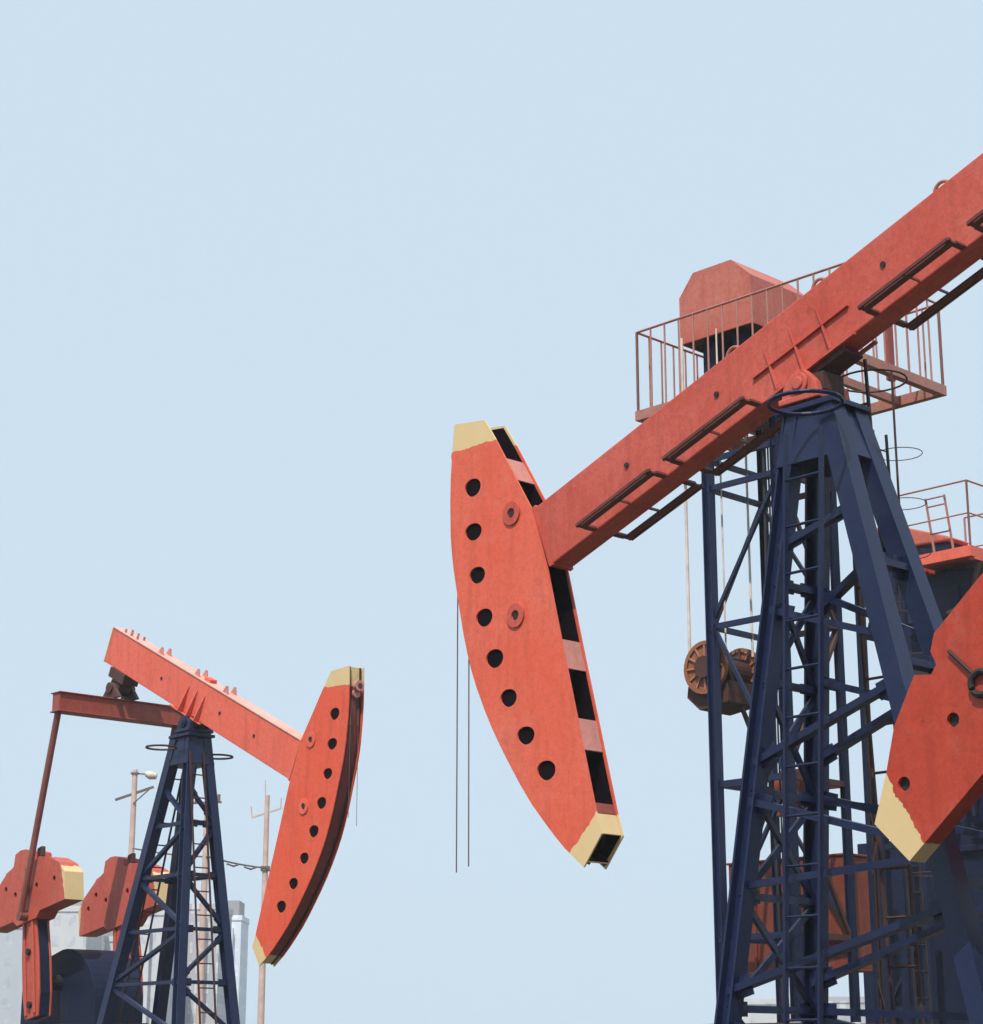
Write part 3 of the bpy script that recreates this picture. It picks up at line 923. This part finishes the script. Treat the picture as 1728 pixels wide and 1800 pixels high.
for p in (pts[7], pts2[4], pts2[7]):
    m.tube([p + Vector((-.25, 0, -.03)), p + Vector((.02, 0, -.13)), p + Vector((.25, 0, -.05))], .04, 6)
tag(m.build('overhead_cable', M['iron']), 'sagging bundled cable strung between the concrete utility poles', 'cable')

# ------------------------------------------------------------------ far buildings; some haze is mixed into the pale wall colours
W1 = wall_mat('grey_blue_wall', (.44, .47, .52), (.36, .39, .44), 2.6, 3.0)
W2 = wall_mat('pale_wall', (.56, .56, .57), (.42, .43, .47), 2.2, 2.9)
W3 = wall_mat('dim_grey_wall', (.272, .264, .272), (.192, .192, .208), 2.4, 3.0)
W4 = wall_mat('mauve_grey_wall', (.40, .40, .43), (.50, .50, .52), 1.9, 2.8)
W5 = wall_mat('haze_pale_wall', (.64, .69, .76), (.60, .65, .72), 2.5, 3.0)  # close to sky colour, distant haze put into wall and panes
def building(label, x0, x1, y, d, h, mat, extra=None):
    t = thing('apartment_block', label, 'building', ((x0 + x1) / 2, y, 0), 0, 'far apartment blocks')
    w = (x1 - x0) / 2
    m = MB(); m.box((-w, 0, 0), (w, d, h)); m.build('wall', mat, t)
    m = MB()
    for lo, hi in (((-w - .15, -.15, h + .002), (w + .15, .25, h + .8)), ((-w - .15, .252, h + .003), (-w + .25, d, h + .8)), ((w - .25, .252, h + .003), (w + .15, d, h + .8))):
        m.box(lo, hi)
    m.build('parapet', mat, t)
    n = max(1, int(w * 2 / 3.2))
    for k in range(n):                                   # bays standing forward of the front
        if (k + int(abs(x0))) % 2:
            continue
        xx = -w + (k + .5) * 2 * w / n
        m = MB(); m.box((xx - .9, -1.0, 0), (xx + .9, -.002, h - 1.2)); m.build('bay', mat, t)
    if extra:
        for lo, hi in extra:
            m = MB(); m.box(lo, hi); m.build('penthouse', W3, t)
    return t
building('grey blue apartment block at the left edge behind the first counterweight', -82, -65.5, 300, 14, 21.2, W1)
building('pale apartment block just right of the first crank arm', -63.6, -57.2, 292, 12, 23.0, W2, [((-1.5, 4, 23), (2.2, 9, 25.2))])
building('tall dim grey block rising behind the yellow counterweight end', -62.0, -57.0, 322, 12, 28.2, W3)
building('low pale block above the blue gearbox', -57.0, -50.5, 305, 14, 19.6, W2)
building('white block with many windows between second crank arm and blue post', -50.8, -44.9, 285, 12, 22.0, W2, [((-1.2, 3, 22), (1.0, 8, 24))])
building('mauve grey block seen between the legs of the left post', -44.4, -39.0, 296, 14, 23.6, W4)
building('haze-pale slim block with grey penthouse right of the left post', -44.2, -40.0, 330, 10, 24.4, W5, [((-1.2, 1, 24.4), (1.6, 8, 27.6))])
building('low pale block behind the foot of the lattice tower', 34.5, 44.0, 305, 14, 10.6, W2)
building('second low mauve block behind the lattice tower ladder', 46.0, 53.5, 290, 14, 10.4, W4)
building('low white block beside the dark blue casing', 56.5, 61.0, 300, 14, 12.6, W2)

# ------------------------------------------------------------------ ground
m = MB()
G = 4000
V = [m.v((x, y, 0)) for x, y in ((-G, -200), (G, -200), (G, G * 1.5), (-G, G * 1.5))]
m.face(V)
mg, ntg, bg = new_mat('dry_oilfield_soil')
tcg = N(ntg, 'ShaderNodeTexCoord')
n1 = noise(ntg, tcg.outputs['Object'], .15, 8); n2 = noise(ntg, tcg.outputs['Object'], 3.0, 8)
cg = mix(ntg, ramp(ntg, n1, .35, .65), (.085, .068, .05), (.05, .055, .03))
cg = mix(ntg, math_node(ntg, 'MULTIPLY', ramp(ntg, n2, .4, .7), .5), cg, (.12, .10, .08))
ntg.links.new(cg, bg.inputs['Base Color']); bg.inputs['Roughness'].default_value = .95
tag(m.build('ground', mg), kind='structure')

# ------------------------------------------------------------------ thin haze that pales the far blocks
mh = bpy.data.materials.new('air')
mh.use_nodes = True
nh = mh.node_tree
nh.nodes.clear()
oh = nh.nodes.new('ShaderNodeOutputMaterial')
vh = nh.nodes.new('ShaderNodeVolumePrincipled')
vh.inputs['Color'].default_value = (.89, .96, 1.0, 1)
vh.inputs['Density'].default_value = .0007
nh.links.new(vh.outputs[0], oh.inputs['Volume'])
m = MB()
m.box((-160, -30, -1), (160, 380, 32))
tag(m.build('haze', mh), kind='stuff')

# ------------------------------------------------------------------ sky and sun
SUN_AZ, SUN_EL = R(197), R(58)          # azimuth clockwise from +Y
w = bpy.data.worlds.new("World")
scene.world = w
w.use_nodes = True
nt = w.node_tree
nt.nodes.clear()
out = nt.nodes.new('ShaderNodeOutputWorld')
bgn = nt.nodes.new('ShaderNodeBackground')
sky = nt.nodes.new('ShaderNodeTexSky')
sky.sky_type = 'NISHITA'
sky.sun_disc = False
sky.sun_elevation = SUN_EL
sky.sun_rotation = SUN_AZ
# flat even sky colour mixed over most of the sky texture (in the units of the sky texture)
flat_sky = nt.nodes.new('ShaderNodeMix')
flat_sky.data_type = 'RGBA'
flat_sky.inputs[0].default_value = .96
nt.links.new(sky.outputs[0], flat_sky.inputs[6])
S = .12
flat_sky.inputs[7].default_value = (.626 / S, .772 / S, .903 / S, 1)
nt.links.new(flat_sky.outputs[2], bgn.inputs[0])
bgn.inputs[1].default_value = S
nt.links.new(bgn.outputs[0], out.inputs[0])
sd = bpy.data.lights.new('sun', 'SUN')
sd.energy = 5.0
sd.angle = R(.5)
sd.color = (1, .94, .86)
so = bpy.data.objects.new('sun', sd)
COL.objects.link(so)
dv = Vector((math.sin(SUN_AZ) * math.cos(SUN_EL), math.cos(SUN_AZ) * math.cos(SUN_EL), math.sin(SUN_EL)))
so.rotation_euler = (-dv).to_track_quat('-Z', 'Y').to_euler()
so.location = (0, 0, 40)

scene.view_settings.view_transform = 'Standard'
scene.view_settings.look = 'None'
scene.view_settings.exposure = 0
scene.view_settings.gamma = 1
scene.cycles.max_bounces = 6
